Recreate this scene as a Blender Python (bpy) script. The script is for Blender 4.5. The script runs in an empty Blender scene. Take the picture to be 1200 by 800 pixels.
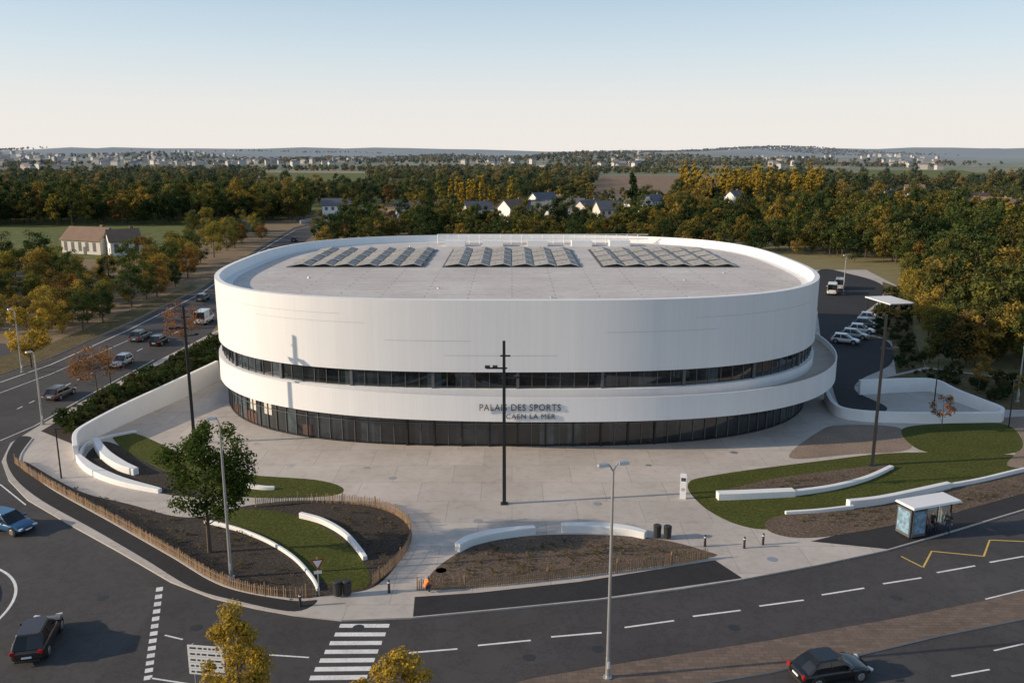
import bpy, bmesh, math, random
import numpy as np
from mathutils import Vector, Matrix
random.seed(7); rng=np.random.default_rng(7)
S=bpy.context.scene
F=1000.0; H=28.0; PITCH=math.atan(222/1000.0)
cp,sp=math.cos(PITCH),math.sin(PITCH)
def P(u,v,z=0.0):
    """surveyed ground position (metres) of a point read off the aerial photo"""
    x=(u-600)/F; y=(400-v)/F
    t=(H-z)/-(-sp+y*cp)
    return Vector((x*t,(cp+y*sp)*t,z))
# ------------------------------------------------------------ materials
def nt(name):
    m=bpy.data.materials.new(name); m.use_nodes=True
    t=m.node_tree; b=t.nodes['Principled BSDF']
    return m,t,b
def N(t,typ,**k):
    n=t.nodes.new(typ)
    for a,b in k.items(): setattr(n,a,b)
    return n
def coords(t,uv=False):
    n=N(t,'ShaderNodeTexCoord'); return n.outputs['UV' if uv else 'Object']
def noise(t,co,scale,detail=4,rough=.6):
    n=N(t,'ShaderNodeTexNoise'); n.inputs['Scale'].default_value=scale
    n.inputs['Detail'].default_value=detail; n.inputs['Roughness'].default_value=rough
    t.links.new(co,n.inputs['Vector']); return n.outputs['Fac']
def ramp(t,fac,stops):
    n=N(t,'ShaderNodeValToRGB'); e=n.color_ramp.elements
    while len(e)<len(stops): e.new(.5)
    for i,(p,c) in enumerate(stops):
        e[i].position=p; e[i].color=(*c,1)
    t.links.new(fac,n.inputs['Fac']); return n.outputs['Color']
def mix(t,f,a,b,mode='MIX'):
    n=N(t,'ShaderNodeMix',data_type='RGBA',blend_type=mode)
    for i,x in ((0,f),(6,a),(7,b)):
        if isinstance(x,(int,float)): n.inputs[i].default_value=x
        elif isinstance(x,tuple): n.inputs[i].default_value=(*x,1)
        else: t.links.new(x,n.inputs[i])
    return n.outputs[2]
def bump(t,b,h,strength=.3,dist=.05):
    n=N(t,'ShaderNodeBump'); n.inputs['Strength'].default_value=strength; n.inputs['Distance'].default_value=dist
    t.links.new(h,n.inputs['Height']); t.links.new(n.outputs['Normal'],b.inputs['Normal'])
def mul(c,k): return tuple(min(1,x*k) for x in c)
def plain(name,col,rough=.6,var=.12,scale=1.5,fine=20,bs=.0,metal=0,spec=.5):
    m,t,b=nt(name); co=coords(t)
    a=ramp(t,noise(t,co,scale),[(.3,mul(col,1-var)),(.7,mul(col,1+var))])
    c=mix(t,.5,a,ramp(t,noise(t,co,fine,2),[(.3,mul(col,1-var)),(.7,mul(col,1+var))]))
    t.links.new(c,b.inputs['Base Color']); b.inputs['Roughness'].default_value=rough
    b.inputs['Metallic'].default_value=metal; b.inputs['Specular IOR Level'].default_value=spec
    if bs: bump(t,b,noise(t,co,fine,4),bs)
    return m
M={}
M['white_wall']=plain('white_concrete',(.78,.78,.77),.6,.07,.6,8,.05)
M['post']=plain('dark_steel',(.025,.027,.030),.5,.1,2,10,0,.3)
M['galv']=plain('galvanised_steel',(.45,.46,.47),.4,.1,2,10,0,.6)
M['reveal']=plain('cladding_reveal',(.55,.56,.58),.5,.05)
M['timber']=plain('chestnut_paling',(.28,.18,.10),.85,.45,3,14)
M['rubber']=plain('rubber',(.02,.02,.02),.8)
M['black']=plain('black_plastic',(.03,.03,.03),.5)
M['bark']=plain('bark',(.09,.07,.05),.9,.3,2,12)
M['red']=plain('red_cloth',(.5,.03,.04),.8)
M['redpanel']=plain('red_brown_panel',(.085,.04,.03),.6,.3,.8,3)
M['denim']=plain('denim',(.05,.07,.13),.85)
M['skin']=plain('skin',(.5,.3,.22),.6,.05)
M['hair']=plain('hair',(.03,.02,.015),.7)
M['orange']=plain('orange_cloth',(.7,.2,.03),.8)
M['signwhite']=plain('sign_white',(.75,.76,.76),.5,.03)
M['ink']=plain('sign_ink',(.04,.06,.09),.5)
M['letter']=plain('letter_metal',(.10,.11,.12),.4,.05,2,10,0,.4)
M['line']=plain('road_paint',(.72,.72,.70),.7,.28,.9,9)
M['yline']=plain('yellow_road_paint',(.62,.45,.10),.7,.25,.9,9)
M['kerb']=plain('kerb_stone',(.42,.40,.38),.8,.15,1,8)
M['farwall']=plain('house_render',(.60,.57,.51),.8,.08,.3,3)
M['tile']=plain('roof_tile',(.20,.13,.09),.8,.25,.6,6)
M['slate']=plain('roof_slate',(.12,.125,.14),.6,.2,.6,6)
M['rim']=plain('alloy_wheel',(.4,.4,.42),.35,.05,2,10,0,.7)
M['tail']=plain('tail_light',(.35,.01,.01),.3)
M['head']=plain('head_light',(.7,.7,.72),.15)
M['poster']=plain('poster_print',(.20,.32,.42),.3,.6,1.5,3)
def car_paint(name,col):
    m,t,b=nt(name); co=coords(t)
    t.links.new(ramp(t,noise(t,co,2),[(.3,mul(col,.92)),(.7,mul(col,1.08))]),b.inputs['Base Color'])
    b.inputs['Roughness'].default_value=.28; b.inputs['Metallic'].default_value=.25
    b.inputs['Coat Weight'].default_value=.6; b.inputs['Coat Roughness'].default_value=.06
    return m
def glassmat(name,col=(.018,.024,.028),rough=.06,var=True,spec=.6):
    m,t,b=nt(name); co=coords(t)
    n=N(t,'ShaderNodeTexWhiteNoise'); v=N(t,'ShaderNodeVectorMath',operation='SNAP'); v.inputs[1].default_value=(1.35,3,5)
    t.links.new(co,v.inputs[0]); t.links.new(v.outputs[0],n.inputs['Vector'])
    x=ramp(t,n.outputs['Value'],[(0,mul(col,.4)),(.8,mul(col,1.4)),(1,mul(col,3.5))])
    if var: x=mix(t,.7,x,ramp(t,noise(t,co,.35,5,.7),[(.35,(.3,.3,.3)),(.65,(2.0,2.0,1.9))]),'MULTIPLY')
    t.links.new(x,b.inputs['Base Color'])
    b.inputs['Roughness'].default_value=rough; b.inputs['Specular IOR Level'].default_value=spec
    return m
M['glass']=glassmat('arena_glazing',(.016,.022,.027),.03,True,1.0)
M['carglass']=glassmat('car_glass',(.012,.014,.016),.05,False)
def clear():
    m,t,b=nt('shelter_glass'); b.inputs['Base Color'].default_value=(.6,.7,.7,1); b.inputs['Roughness'].default_value=.05
    b.inputs['Alpha'].default_value=.35; return m
M['clear']=clear()
def asphalt(name,c,patch=.25):
    m,t,b=nt(name); co=coords(t)
    a=ramp(t,noise(t,co,.09,5,.6),[(.35,mul(c,1-patch)),(.65,mul(c,1+patch))])
    s=ramp(t,noise(t,co,26,3,.8),[(.25,mul(c,.5)),(.75,mul(c,1.6))])
    x=mix(t,.45,a,s)
    x=mix(t,.6,x,ramp(t,noise(t,co,.45,6,.75),[(.455,(1,1,1)),(.49,(.62,.62,.62)),(.525,(1,1,1))]),'MULTIPLY')
    vo=N(t,'ShaderNodeTexVoronoi'); vo.inputs['Scale'].default_value=.07; t.links.new(co,vo.inputs['Vector']); vo.distance='CHEBYCHEV'
    x=mix(t,.35,x,ramp(t,vo.outputs['Color'],[(.2,(.72,.72,.74)),(.8,(1.1,1.1,1.1))]),'MULTIPLY')
    t.links.new(x,b.inputs['Base Color']); b.inputs['Roughness'].default_value=.85
    b.inputs['Specular IOR Level'].default_value=.3
    bump(t,b,noise(t,co,60,2),.25,.01); return m
M['asphalt']=asphalt('asphalt',(.068,.064,.064),.3)
M['asphalt_new']=asphalt('new_asphalt_footpath',(.034,.033,.035),.15)
def slabs(name,c,w,h,joint=.75,var=.1,mort=.012):
    m,t,b=nt(name); co=coords(t)
    br=N(t,'ShaderNodeTexBrick'); t.links.new(co,br.inputs['Vector']); br.offset=.5
    br.inputs['Scale'].default_value=1; br.inputs['Brick Width'].default_value=w; br.inputs['Row Height'].default_value=h
    br.inputs['Mortar Size'].default_value=mort; br.inputs['Mortar Smooth'].default_value=.2
    br.inputs['Color1'].default_value=(*mul(c,1-var*.4),1); br.inputs['Color2'].default_value=(*mul(c,1+var*.4),1)
    br.inputs['Mortar'].default_value=(*mul(c,joint),1)
    st=ramp(t,noise(t,co,.12,7,.7),[(.32,(.80,.78,.76)),(.66,(1.0,1.0,1.0))])
    x=mix(t,1,br.outputs['Color'],st,'MULTIPLY')
    x=mix(t,.7,x,ramp(t,noise(t,co,9,4,.8),[(.3,(.78,.78,.78)),(.7,(1,1,1))]),'MULTIPLY')
    x=mix(t,.5,x,ramp(t,noise(t,co,1.1,5,.75),[(.40,(.8,.79,.78)),(.5,(1,1,1))]),'MULTIPLY')
    t.links.new(x,b.inputs['Base Color']); b.inputs['Roughness'].default_value=.8
    b.inputs['Specular IOR Level'].default_value=.3
    return m
M['plaza']=slabs('plaza_concrete',(.58,.53,.485),5.2,4.1,.70,.16,.03)
M['roof']=slabs('roof_membrane',(.68,.64,.61),9,1.15,.68,.08,.08)
M['medpave']=slabs('median_paving',(.20,.15,.12),.6,.3,.7,.4,.02)
def soil(name,c1,c2,sc=5):
    m,t,b=nt(name); co=coords(t)
    x=ramp(t,noise(t,co,sc,8,.85),[(.36,mul(c1,.5)),(.5,c1),(.64,c2)])
    x=mix(t,.6,x,ramp(t,noise(t,co,.35,3),[(.3,(.65,.65,.65)),(.7,(1,1,1))]),'MULTIPLY')
    t.links.new(x,b.inputs['Base Color']); b.inputs['Roughness'].default_value=.95; b.inputs['Specular IOR Level'].default_value=.1
    bump(t,b,noise(t,co,sc*1.5,6,.8),.8,.08); return m
M['mulch']=soil('bark_mulch',(.14,.105,.080),(.30,.235,.185))
M['mulchd']=soil('dark_mulch',(.065,.055,.048),(.15,.125,.105))
M['gravel']=soil('gravel_soil',(.30,.23,.18),(.42,.34,.28),6)
M['lawn']=soil('lawn_grass',(.075,.090,.020),(.165,.16,.045),4)
M['field']=soil('pasture',(.15,.17,.06),(.22,.22,.10),.3)
M['plough']=soil('ploughed_soil',(.27,.19,.13),(.33,.24,.17),.2)
M['verge']=soil('verge_grass',(.15,.12,.06),(.24,.19,.10),1.5)
def haze(t,b,x,lo=400,hi=5000,c=(.32,.37,.42),mx=.75):  # aerial haze painted into base colour, blue-grey with distance from the origin
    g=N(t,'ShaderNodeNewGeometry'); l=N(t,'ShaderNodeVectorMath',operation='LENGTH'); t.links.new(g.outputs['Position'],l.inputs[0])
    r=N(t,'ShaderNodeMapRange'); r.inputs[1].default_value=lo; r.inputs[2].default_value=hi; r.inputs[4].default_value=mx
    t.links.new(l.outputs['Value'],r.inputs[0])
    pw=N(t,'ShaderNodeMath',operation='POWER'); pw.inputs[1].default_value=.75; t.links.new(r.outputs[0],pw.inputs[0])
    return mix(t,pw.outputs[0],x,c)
def terrainmat():
    m,t,b=nt('countryside'); co=coords(t)
    mp=N(t,'ShaderNodeMapping'); mp.inputs['Scale'].default_value=(.0045,.0012,1); t.links.new(co,mp.inputs['Vector'])
    vo=N(t,'ShaderNodeTexVoronoi'); vo.inputs['Scale'].default_value=1; t.links.new(mp.outputs[0],vo.inputs['Vector'])
    se=N(t,'ShaderNodeSeparateColor'); t.links.new(vo.outputs['Color'],se.inputs[0])
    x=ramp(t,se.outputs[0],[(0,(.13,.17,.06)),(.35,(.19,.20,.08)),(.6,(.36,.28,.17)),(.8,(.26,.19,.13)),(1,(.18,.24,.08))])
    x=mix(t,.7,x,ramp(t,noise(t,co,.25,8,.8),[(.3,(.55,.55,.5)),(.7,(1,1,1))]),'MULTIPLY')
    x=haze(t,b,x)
    t.links.new(x,b.inputs['Base Color']); b.inputs['Roughness'].default_value=.95; b.inputs['Specular IOR Level'].default_value=.05
    return m
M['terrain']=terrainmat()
def leafmat(name,pal,hz=False,transl=.38):
    m=bpy.data.materials.new(name); m.use_nodes=True; t=m.node_tree; t.nodes.clear()
    o=N(t,'ShaderNodeOutputMaterial'); oi=N(t,'ShaderNodeObjectInfo')
    n=len(pal); x=ramp(t,oi.outputs['Random'],[(i/max(1,n-1),c) for i,c in enumerate(pal)]) if n>1 else None
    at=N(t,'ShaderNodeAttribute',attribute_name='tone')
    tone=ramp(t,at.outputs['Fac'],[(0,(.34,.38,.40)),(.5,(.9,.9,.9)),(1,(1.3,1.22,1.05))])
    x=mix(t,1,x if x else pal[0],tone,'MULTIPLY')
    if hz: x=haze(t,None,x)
    d=N(t,'ShaderNodeBsdfDiffuse'); tr=N(t,'ShaderNodeBsdfTranslucent'); mx=N(t,'ShaderNodeMixShader'); mx.inputs[0].default_value=transl
    t.links.new(x,d.inputs[0]); t.links.new(x,tr.inputs[0])
    t.links.new(d.outputs[0],mx.inputs[1]); t.links.new(tr.outputs[0],mx.inputs[2]); t.links.new(mx.outputs[0],o.inputs[0])
    return m
GREEN=(.075,.108,.036); DG=(.042,.070,.030); OL=(.15,.15,.046); YE=(.42,.30,.065); RU=(.27,.135,.05)
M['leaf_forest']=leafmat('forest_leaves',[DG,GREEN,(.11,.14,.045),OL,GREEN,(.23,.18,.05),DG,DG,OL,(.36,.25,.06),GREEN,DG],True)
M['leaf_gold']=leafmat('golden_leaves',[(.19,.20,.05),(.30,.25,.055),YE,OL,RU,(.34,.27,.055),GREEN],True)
M['leaf_hero']=leafmat('lime_tree_leaves',[(.070,.105,.025)])
M['leaf_yellow']=leafmat('yellow_birch_leaves',[(.46,.33,.06)])
M['leaf_rust']=leafmat('russet_leaves',[(.28,.14,.065)])
M['leaf_shrub']=leafmat('shrub_leaves',[DG,(.06,.085,.028),(.08,.08,.035)])
M['tuft']=leafmat('tuft_leaves',[(.18,.14,.07),(.11,.12,.04),(.24,.19,.12)])
# ------------------------------------------------------------ mesh helpers
def link(o,parent=None):
    S.collection.objects.link(o)
    if parent: o.parent=parent
    return o
def mesh(name,v,f,mats,parent=None,mi=None,smooth=False,uv=None):
    me=bpy.data.meshes.new(name); me.from_pydata([tuple(x) for x in v],[],f)
    if not isinstance(mats,(list,tuple)): mats=[mats]
    for m in mats: me.materials.append(M[m] if isinstance(m,str) else m)
    if mi is not None: me.polygons.foreach_set('material_index',mi)
    if smooth: me.polygons.foreach_set('use_smooth',[True]*len(f))
    if uv is not None:
        l=me.uv_layers.new(name='UVMap'); fl=[]
        for fi in range(len(f)): fl.extend([c for p in uv[fi] for c in p])
        l.data.foreach_set('uv',fl)
    me.update(); o=bpy.data.objects.new(name,me); return link(o,parent)
def empty(name,loc=(0,0,0),rz=0):
    o=bpy.data.objects.new(name,None); o.empty_display_size=.5; o.location=loc; o.rotation_euler=(0,0,rz); return link(o)
class B:
    """accumulates shapes into a single mesh"""
    def __init__(s): s.v=[];s.f=[];s.m=[]
    def add(s,v,f,m=0):
        k=len(s.v); s.v+= [tuple(x) for x in v]; s.f+=[tuple(i+k for i in q) for q in f]; s.m+=[m]*len(f)
    def box(s,c,d,m=0,rz=0,ty=1,tx=1):
        x,y,z=d[0]/2,d[1]/2,d[2]/2; cr,sr=math.cos(rz),math.sin(rz); vs=[]
        for zz,k in((-z,0),(z,1)):
            for a,b in((-x,-y),(x,-y),(x,y),(-x,y)):
                if k: a*=tx;b*=ty
                vs.append((c[0]+a*cr-b*sr,c[1]+a*sr+b*cr,c[2]+zz))
        s.add(vs,[(3,2,1,0),(4,5,6,7),(0,1,5,4),(1,2,6,5),(2,3,7,6),(3,0,4,7)],m)
    def cyl(s,p0,p1,r0,r1,n=8,m=0,cap=True):
        p0=Vector(p0);p1=Vector(p1);d=(p1-p0).normalized()
        a=d.orthogonal().normalized();b=d.cross(a); vs=[]
        for p,r in((p0,r0),(p1,r1)):
            for i in range(n):
                t=2*math.pi*i/n; vs.append(p+(a*math.cos(t)+b*math.sin(t))*r)
        fs=[(i,(i+1)%n,n+(i+1)%n,n+i) for i in range(n)]
        if cap: fs+=[tuple(range(n))[::-1],tuple(range(n,2*n))]
        s.add(vs,fs,m)
    def obj(s,name,mats,parent=None,smooth=False): return mesh(name,s.v,s.f,mats,parent,s.m,smooth)
def bevel(o,w=.02,n=2):
    m=o.modifiers.new('bevel','BEVEL'); m.width=w; m.segments=n; m.limit_method='ANGLE'; return o
def cr(pts,closed=False,n=8):
    pts=[Vector(p) for p in pts]; L=len(pts); out=[]
    for i in range(L if closed else L-1):
        g=lambda k: pts[k%L] if closed else pts[max(0,min(L-1,k))]
        a,b,c,d=g(i-1),g(i),g(i+1),g(i+2)
        for j in range(n):
            t=j/n; out.append(.5*((2*b)+(c-a)*t+(2*a-5*b+4*c-d)*t*t+(3*b-a-3*c+d)*t**3))
    if not closed: out.append(pts[-1])
    return out
def px(pts,z=0.): return [P(u,v,z) for u,v in pts]
def sheet(name,pts,z,mat,thick=0,smooth=True,n=6,kerb=None):
    w=[P(u,v) for u,v in pts]
    if smooth: w=cr(w,True,n)
    bm=bmesh.new(); vs=[bm.verts.new((p.x,p.y,z)) for p in w]
    f=bm.faces.new(vs); f.normal_update()
    if f.normal.z<0: f.normal_flip()
    mats=[mat]
    if thick:
        lo=[bm.verts.new((p.x,p.y,z-thick)) for p in w]
        L=len(w)
        for i in range(L):
            q=bm.faces.new((vs[i],lo[i],lo[(i+1)%L],vs[(i+1)%L])); q.material_index=1
        mats.append('kerb')
    bmesh.ops.triangulate(bm,faces=[f],ngon_method='EAR_CLIP')
    me=bpy.data.meshes.new(name); bm.to_mesh(me); bm.free()
    for m in mats: me.materials.append(M[m])
    o=bpy.data.objects.new(name,me); return link(o)
def strip(name,w,width,z0,z1,mat,parent=None,bev=.03,z1b=None,left=None):
    """wall / kerb swept along a world polyline"""
    v=[];f=[];L=len(w)
    for i,p in enumerate(w):
        a=w[max(0,i-1)];b=w[min(L-1,i+1)];d=Vector((b.x-a.x,b.y-a.y,0)).normalized(); nn=Vector((-d.y,d.x,0))
        t=i/(L-1); top=z1 if z1b is None else z1+(z1b-z1)*t
        wd=width if not callable(width) else width(t)
        for s,z in((1,z0),(1,top),(-1,top),(-1,z0)):
            q=Vector((p.x,p.y,0))+nn*s*wd/2; v.append((q.x,q.y,z))
    for i in range(L-1):
        for k in range(4):
            f.append((i*4+k,i*4+(k+1)%4,(i+1)*4+(k+1)%4,(i+1)*4+k))
    f+=[(3,2,1,0),tuple((L-1)*4+k for k in range(4))]
    o=mesh(name,v,f,mat,parent)
    bm=bmesh.new(); bm.from_mesh(o.data); bmesh.ops.recalc_face_normals(bm,faces=bm.faces); bm.to_mesh(o.data); bm.free()
    if bev: bevel(o,bev,2)
    return o
# ------------------------------------------------------------ terrain
def relief(x,y):
    r=math.hypot(x,y-60); a=math.atan2(y-60,x)
    if r<1300: return 0
    k=min(1,(r-1300)/4500)
    h=k*(16+20*math.sin(a*9+r*.0004)+13*math.sin(a*23+1.3+r*.0015)+8*math.sin(a*41+r*.001))
    return max(h+max(0,(r-5500)/6500)*34,-3)
def terrain():
    rs=[0,30,60,100,150,220,320,450,600,800,1050,1300,1600,2000,2500,3000,3600,4400,5300,6300,7400,8600,10000,12000]
    na=160; v=[(0,60,-.14)];f=[]
    for r in rs[1:]:
        for i in range(na):
            a=2*math.pi*i/na; x=r*math.cos(a);y=60+r*math.sin(a)
            v.append((x,y,-.14+relief(x,y)))
    for i in range(na): f.append((0,1+i,1+(i+1)%na))
    for k in range(len(rs)-2):
        o=1+k*na
        for i in range(na): f.append((o+i,o+na+i,o+na+(i+1)%na,o+(i+1)%na))
    mesh('ground_terrain',v,f,'terrain',None,None,True)
terrain()
sheet('pasture_field',[(-200,300),(-200,272),(120,270),(228,269),(236,276),(205,298),(150,302),(60,304)],-.12,'field',0,False)
sheet('ploughed_field',[(690,230),(850,230),(846,206),(705,206)],-.12,'plough',0,False)
sheet('pasture_field',[(1000,208),(1180,210),(1230,200),(1010,199)],-.10,'field',0,False)
sheet('pasture_field',[(300,213),(420,214),(430,203),(310,202)],-.10,'field',0,False)
# ------------------------------------------------------------ roads and site slab
ROAD=[(470,249),(400,253),(345,266),(303,290),(235,338),(150,380),(60,420),(0,440),(-200,490),(-500,570),(-500,1000),(1700,1000),(1700,430),(600,560),(150,480),(240,396),(262,370),(325,310),(365,276),(410,262),(474,255)]
sheet('road',ROAD,-.10,'asphalt',0,False)
SITE=[(262,383),(180,425),(100,468),(40,502),(12,519),(2,540),(10,562),(32,585),(80,613),(140,646),(200,681),(250,700),(300,712),(345,720),(400,726),(484,723),(600,712),(700,702),(800,689),(870,678),(960,661),(1040,644),(1120,621),(1200,597),(1400,540),(1500,520),(1500,445),(1200,445),(1085,430),(1068,380),(1052,335),(1015,316),(600,318),(310,340)]
sheet('plaza_pavement',SITE,0,'plaza',.16,False)
sheet('median_pavement',[(560,812),(620,795),(700,781),(900,750),(1060,722),(1160,702),(1400,640),(1600,600),(1600,650),(1400,685),(1200,724),(1100,744),(1000,768),(900,787),(820,800),(700,830),(560,850)],.0,'medpave',.14,False)
sheet('new_footpath',[(22,512),(9,530),(9,545),(22,565),(52,588),(110,620),(170,655),(225,688),(280,704),(345,716),(372,703),(340,703),(262,687),(200,652),(130,612),(62,574),(30,550),(24,535),(38,514)],.004,'asphalt_new')
sheet('hedge_soil',[(262,388),(180,430),(100,474),(48,505),(85,520),(100,508),(180,470),(256,436),(262,410)],.004,'mulchd',0,False)
sheet('mulch_bed',[(28,540),(90,574),(150,590),(220,606),(290,592),(360,586),(440,592),(475,610),(482,632),(466,660),(437,688),(385,697),(340,700),(260,684),(200,649),(130,609),(62,571)],.008,'mulchd')
sheet('lawn',[(262,598),(320,598),(372,614),(415,645),(433,672),(428,688),(400,690),(372,676),(340,648),(300,624),(262,612)],.016,'lawn')
sheet('lawn',[(133,510),(160,508),(215,532),(280,554),(370,562),(402,572),(385,581),(300,583),(235,574),(200,555),(160,535),(140,522)],.008,'lawn')
sheet('mulch_bed',[(118,518),(140,522),(160,535),(200,555),(240,574),(320,572),(322,576),(250,582),(190,578),(140,560),(100,540)],.004,'mulchd')
sheet('mulch_bed',[(504,690),(503,675),(525,655),(565,636),(650,626),(760,630),(826,645),(828,654),(680,674),(560,687)],.008,'mulch')
sheet('new_footpath',[(484,722),(486,699),(560,694),(680,681),(838,656),(870,677),(700,701),(600,711)],.004,'asphalt_new',0,False)
sheet('new_footpath',[(950,634),(1040,612),(1120,600),(1200,578),(1400,525),(1400,539),(1200,596),(1120,620),(1040,643)],.004,'asphalt_new',0,False)
sheet('lawn',[(806,567),(840,556),(960,540),(1060,530),(1200,534),(1200,552),(1115,572),(1000,596),(920,618),(870,616),(825,594)],.008,'lawn')
sheet('mulch_bed',[(842,578),(900,562),(985,550),(1042,544),(1040,552),(1000,568),(930,580),(870,584)],.016,'mulch')
sheet('mulch_bed',[(897,612),(925,602),(1000,594),(1080,580),(1200,553),(1300,535),(1300,548),(1200,578),(1110,602),(1000,624),(940,630),(905,624)],.020,'mulch')
sheet('gravel_bed',[(925,536),(960,505),(985,498),(1050,500),(1068,516),(1060,528),(1000,532)],.004,'gravel')
sheet('lawn',[(1058,502),(1110,496),(1172,496),(1195,510),(1190,530),(1110,532),(1072,524)],.012,'lawn')
sheet('gravel_bed',[(1165,490),(1500,480),(1500,520),(1210,548),(1190,530),(1196,510)],.010,'gravel')
sheet('embankment_soil',[(1500,446),(1200,446),(1090,432),(1040,442),(1000,452),(1095,450),(1172,480),(1500,478)],.006,'verge',0,False)
sheet('access_road',[(958,318),(1000,322),(1034,334),(1030,352),(1005,372),(1000,388),(1040,400),(1045,425),(1010,444),(1003,458),(1040,478),(1010,488),(985,478),(972,440),(962,400)],.012,'asphalt_new')
sheet('verge',[(1034,330),(1052,336),(1068,380),(1084,430),(1050,438),(1045,400),(1012,388),(1010,372),(1036,352)],.005,'verge',0,False)
sheet('road_verge',[(0,438),(60,418),(150,378),(232,338),(225,334),(140,368),(50,406),(-60,432),(-300,500),(-300,520)],-.0,'verge',.12,False)
sheet('side_road',[(-60,416),(0,424),(40,412),(22,402),(-60,400)],-.09,'asphalt',0,False)
bb=B()
for u,v in((517,668),(460,560),(700,590),(860,530),(340,545),(560,610),(905,655)):
    p=P(u,v); bb.cyl((p.x,p.y,.0),(p.x,p.y,.008),.38,.38,16)
for u,v in((430,548),(760,545),(300,520)):
    p=P(u,v); bb.box((p.x,p.y,.004),(.5,.5,.008))
bb.obj('manhole_covers','galv')
bb=B()
for u,v in((420,735),(700,760),(860,735),(120,700),(230,735),(1050,700),(620,770)):
    p=P(u,v,-.1); bb.cyl((p.x,p.y,-.1),(p.x,p.y,-.092),.36,.36,16)
bb.obj('road_manhole_covers','black')
# ------------------------------------------------------------ arena
CX,CY,AA,BB,NN=.55,110.7,35.5,32.3,2.9
def superell():
    t=np.linspace(0,2*np.pi,6001); c,s=np.cos(t),np.sin(t)
    x=CX+AA*np.sign(c)*np.abs(c)**(2/NN); y=CY+BB*np.sign(s)*np.abs(s)**(2/NN)
    d=np.r_[0,np.cumsum(np.hypot(np.diff(x),np.diff(y)))]
    K=360; q=np.linspace(0,d[-1],K,endpoint=False)
    X=np.interp(q,d,x);Y=np.interp(q,d,y)
    tx=np.roll(X,-1)-np.roll(X,1);ty=np.roll(Y,-1)-np.roll(Y,1);l=np.hypot(tx,ty)
    return X,Y,ty/l,-tx/l,q,d[-1]
EX,EY,NX,NY,EQ,EL=superell(); K=len(EX)
TH=np.degrees(np.arctan2((EY-CY)/BB,(EX-CX)/AA))%360
def ss(x): x=np.clip(x,0,1); return x*x*(3-2*x)
def offs():
    s=((TH-180)%360)/90
    return np.where(s<1,.12+1.55*ss((s-.45)/.62),np.where(s<2,1.64+1.15*ss(s*1.0-1),2.79-2.67*ss(s-2)*(s<3)))*(s<=3)+np.where(s>3,.12,0)
OFF=offs()
def ring(o): 
    o=np.broadcast_to(o,(K,)); return np.c_[EX+NX*o,EY+NY*o]
def band(name,o0,z0,o1,z1,mat,parent,flip=False,smooth=True):
    a=ring(o0);b=ring(o1);z0=np.broadcast_to(z0,(K,));z1=np.broadcast_to(z1,(K,))
    v=[(*a[i],z0[i]) for i in range(K)]+[(*b[i],z1[i]) for i in range(K)]
    f=[];uv=[]
    for i in range(K):
        j=(i+1)%K; q=(i,j,K+j,K+i); u0=EQ[i];u1=EQ[i]+EL/K
        uvq=[(u0,z0[i]),(u1,z0[j]),(u1,z1[j]),(u0,z1[i])]
        if flip: q=q[::-1];uvq=uvq[::-1]
        f.append(q);uv.append(uvq)
    return mesh(name,v,f,mat,parent,None,smooth,uv)
def cladding():
    m,t,b=nt('white_metal_cladding'); co=coords(t,True)
    def brick(w,h,ms,off=0.):
        br=N(t,'ShaderNodeTexBrick'); t.links.new(co,br.inputs['Vector']); br.offset=off; br.inputs['Scale'].default_value=1
        br.inputs['Brick Width'].default_value=w; br.inputs['Row Height'].default_value=h; br.inputs['Mortar Size'].default_value=ms
        br.inputs['Mortar Smooth'].default_value=.3
        br.inputs['Color1'].default_value=(1,1,1,1);br.inputs['Color2'].default_value=(.975,.975,.98,1);br.inputs['Mortar'].default_value=(.90,.90,.91,1); return br
    b1=brick(.62,20,.014); 
    x=mix(t,1,(.82,.825,.83),b1.outputs['Color'],'MULTIPLY')
    mp=N(t,'ShaderNodeMapping'); mp.inputs['Scale'].default_value=(.5,.04,1); t.links.new(co,mp.inputs['Vector'])
    x=mix(t,1,x,ramp(t,noise(t,mp.outputs[0],1.3,5,.7),[(.3,(.94,.94,.94)),(.7,(1,1,1))]),'MULTIPLY')
    t.links.new(x,b.inputs['Base Color']); b.inputs['Roughness'].default_value=.45
    b.inputs['Specular IOR Level'].default_value=.4
    n=N(t,'ShaderNodeBump'); n.inputs['Strength'].default_value=.15; n.inputs['Distance'].default_value=.012
    t.links.new(b1.outputs['Fac'],n.inputs['Height']); n.invert=True; t.links.new(n.outputs[0],b.inputs['Normal'])
    return m
M['clad']=cladding()
A=empty('sports_arena')
RZ=14.5
band('upper_drum_wall',0,7.6,0,RZ,'clad',A)
band('drum_soffit',-.5,7.6,0,7.6,'white_wall',A)
band('ribbon_window',-.45,5.9,-.45,7.6,'glass',A)
band('window_sill',-.45,5.9,.0,5.88,'white_wall',A,True)
band('lower_drum_wall',0,4.6,0,5.88,'clad',A)
band('parapet_coping',0,RZ,-.55,RZ+.03,'white_wall',A)
band('parapet_inner',-.55,RZ+.03,-.75,13.45,'white_wall',A)
band('roof_gutter',-.75,13.45,-1.9,13.45,'white_wall',A)
r=ring(-1.9); mesh('roof_deck',[(x,y,13.47) for x,y in r],[tuple(range(K))],'roof',A)
band('roof_edge',-1.9,13.45,-1.9,13.47,'white_wall',A)
ft=np.where(OFF<.2,5.86,5.86-.33*ss((OFF-.12)/2.0)); 
band('canopy_fascia',OFF,3.2,OFF,ft,'clad',A)
band('canopy_top',OFF,ft,OFF-.12,ft,'white_wall',A)
band('canopy_upstand',OFF-.12,ft,OFF-.14,4.85,'white_wall',A)
M['terrace']=slabs('terrace_deck',(.50,.42,.35),2,2,.8)
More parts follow.
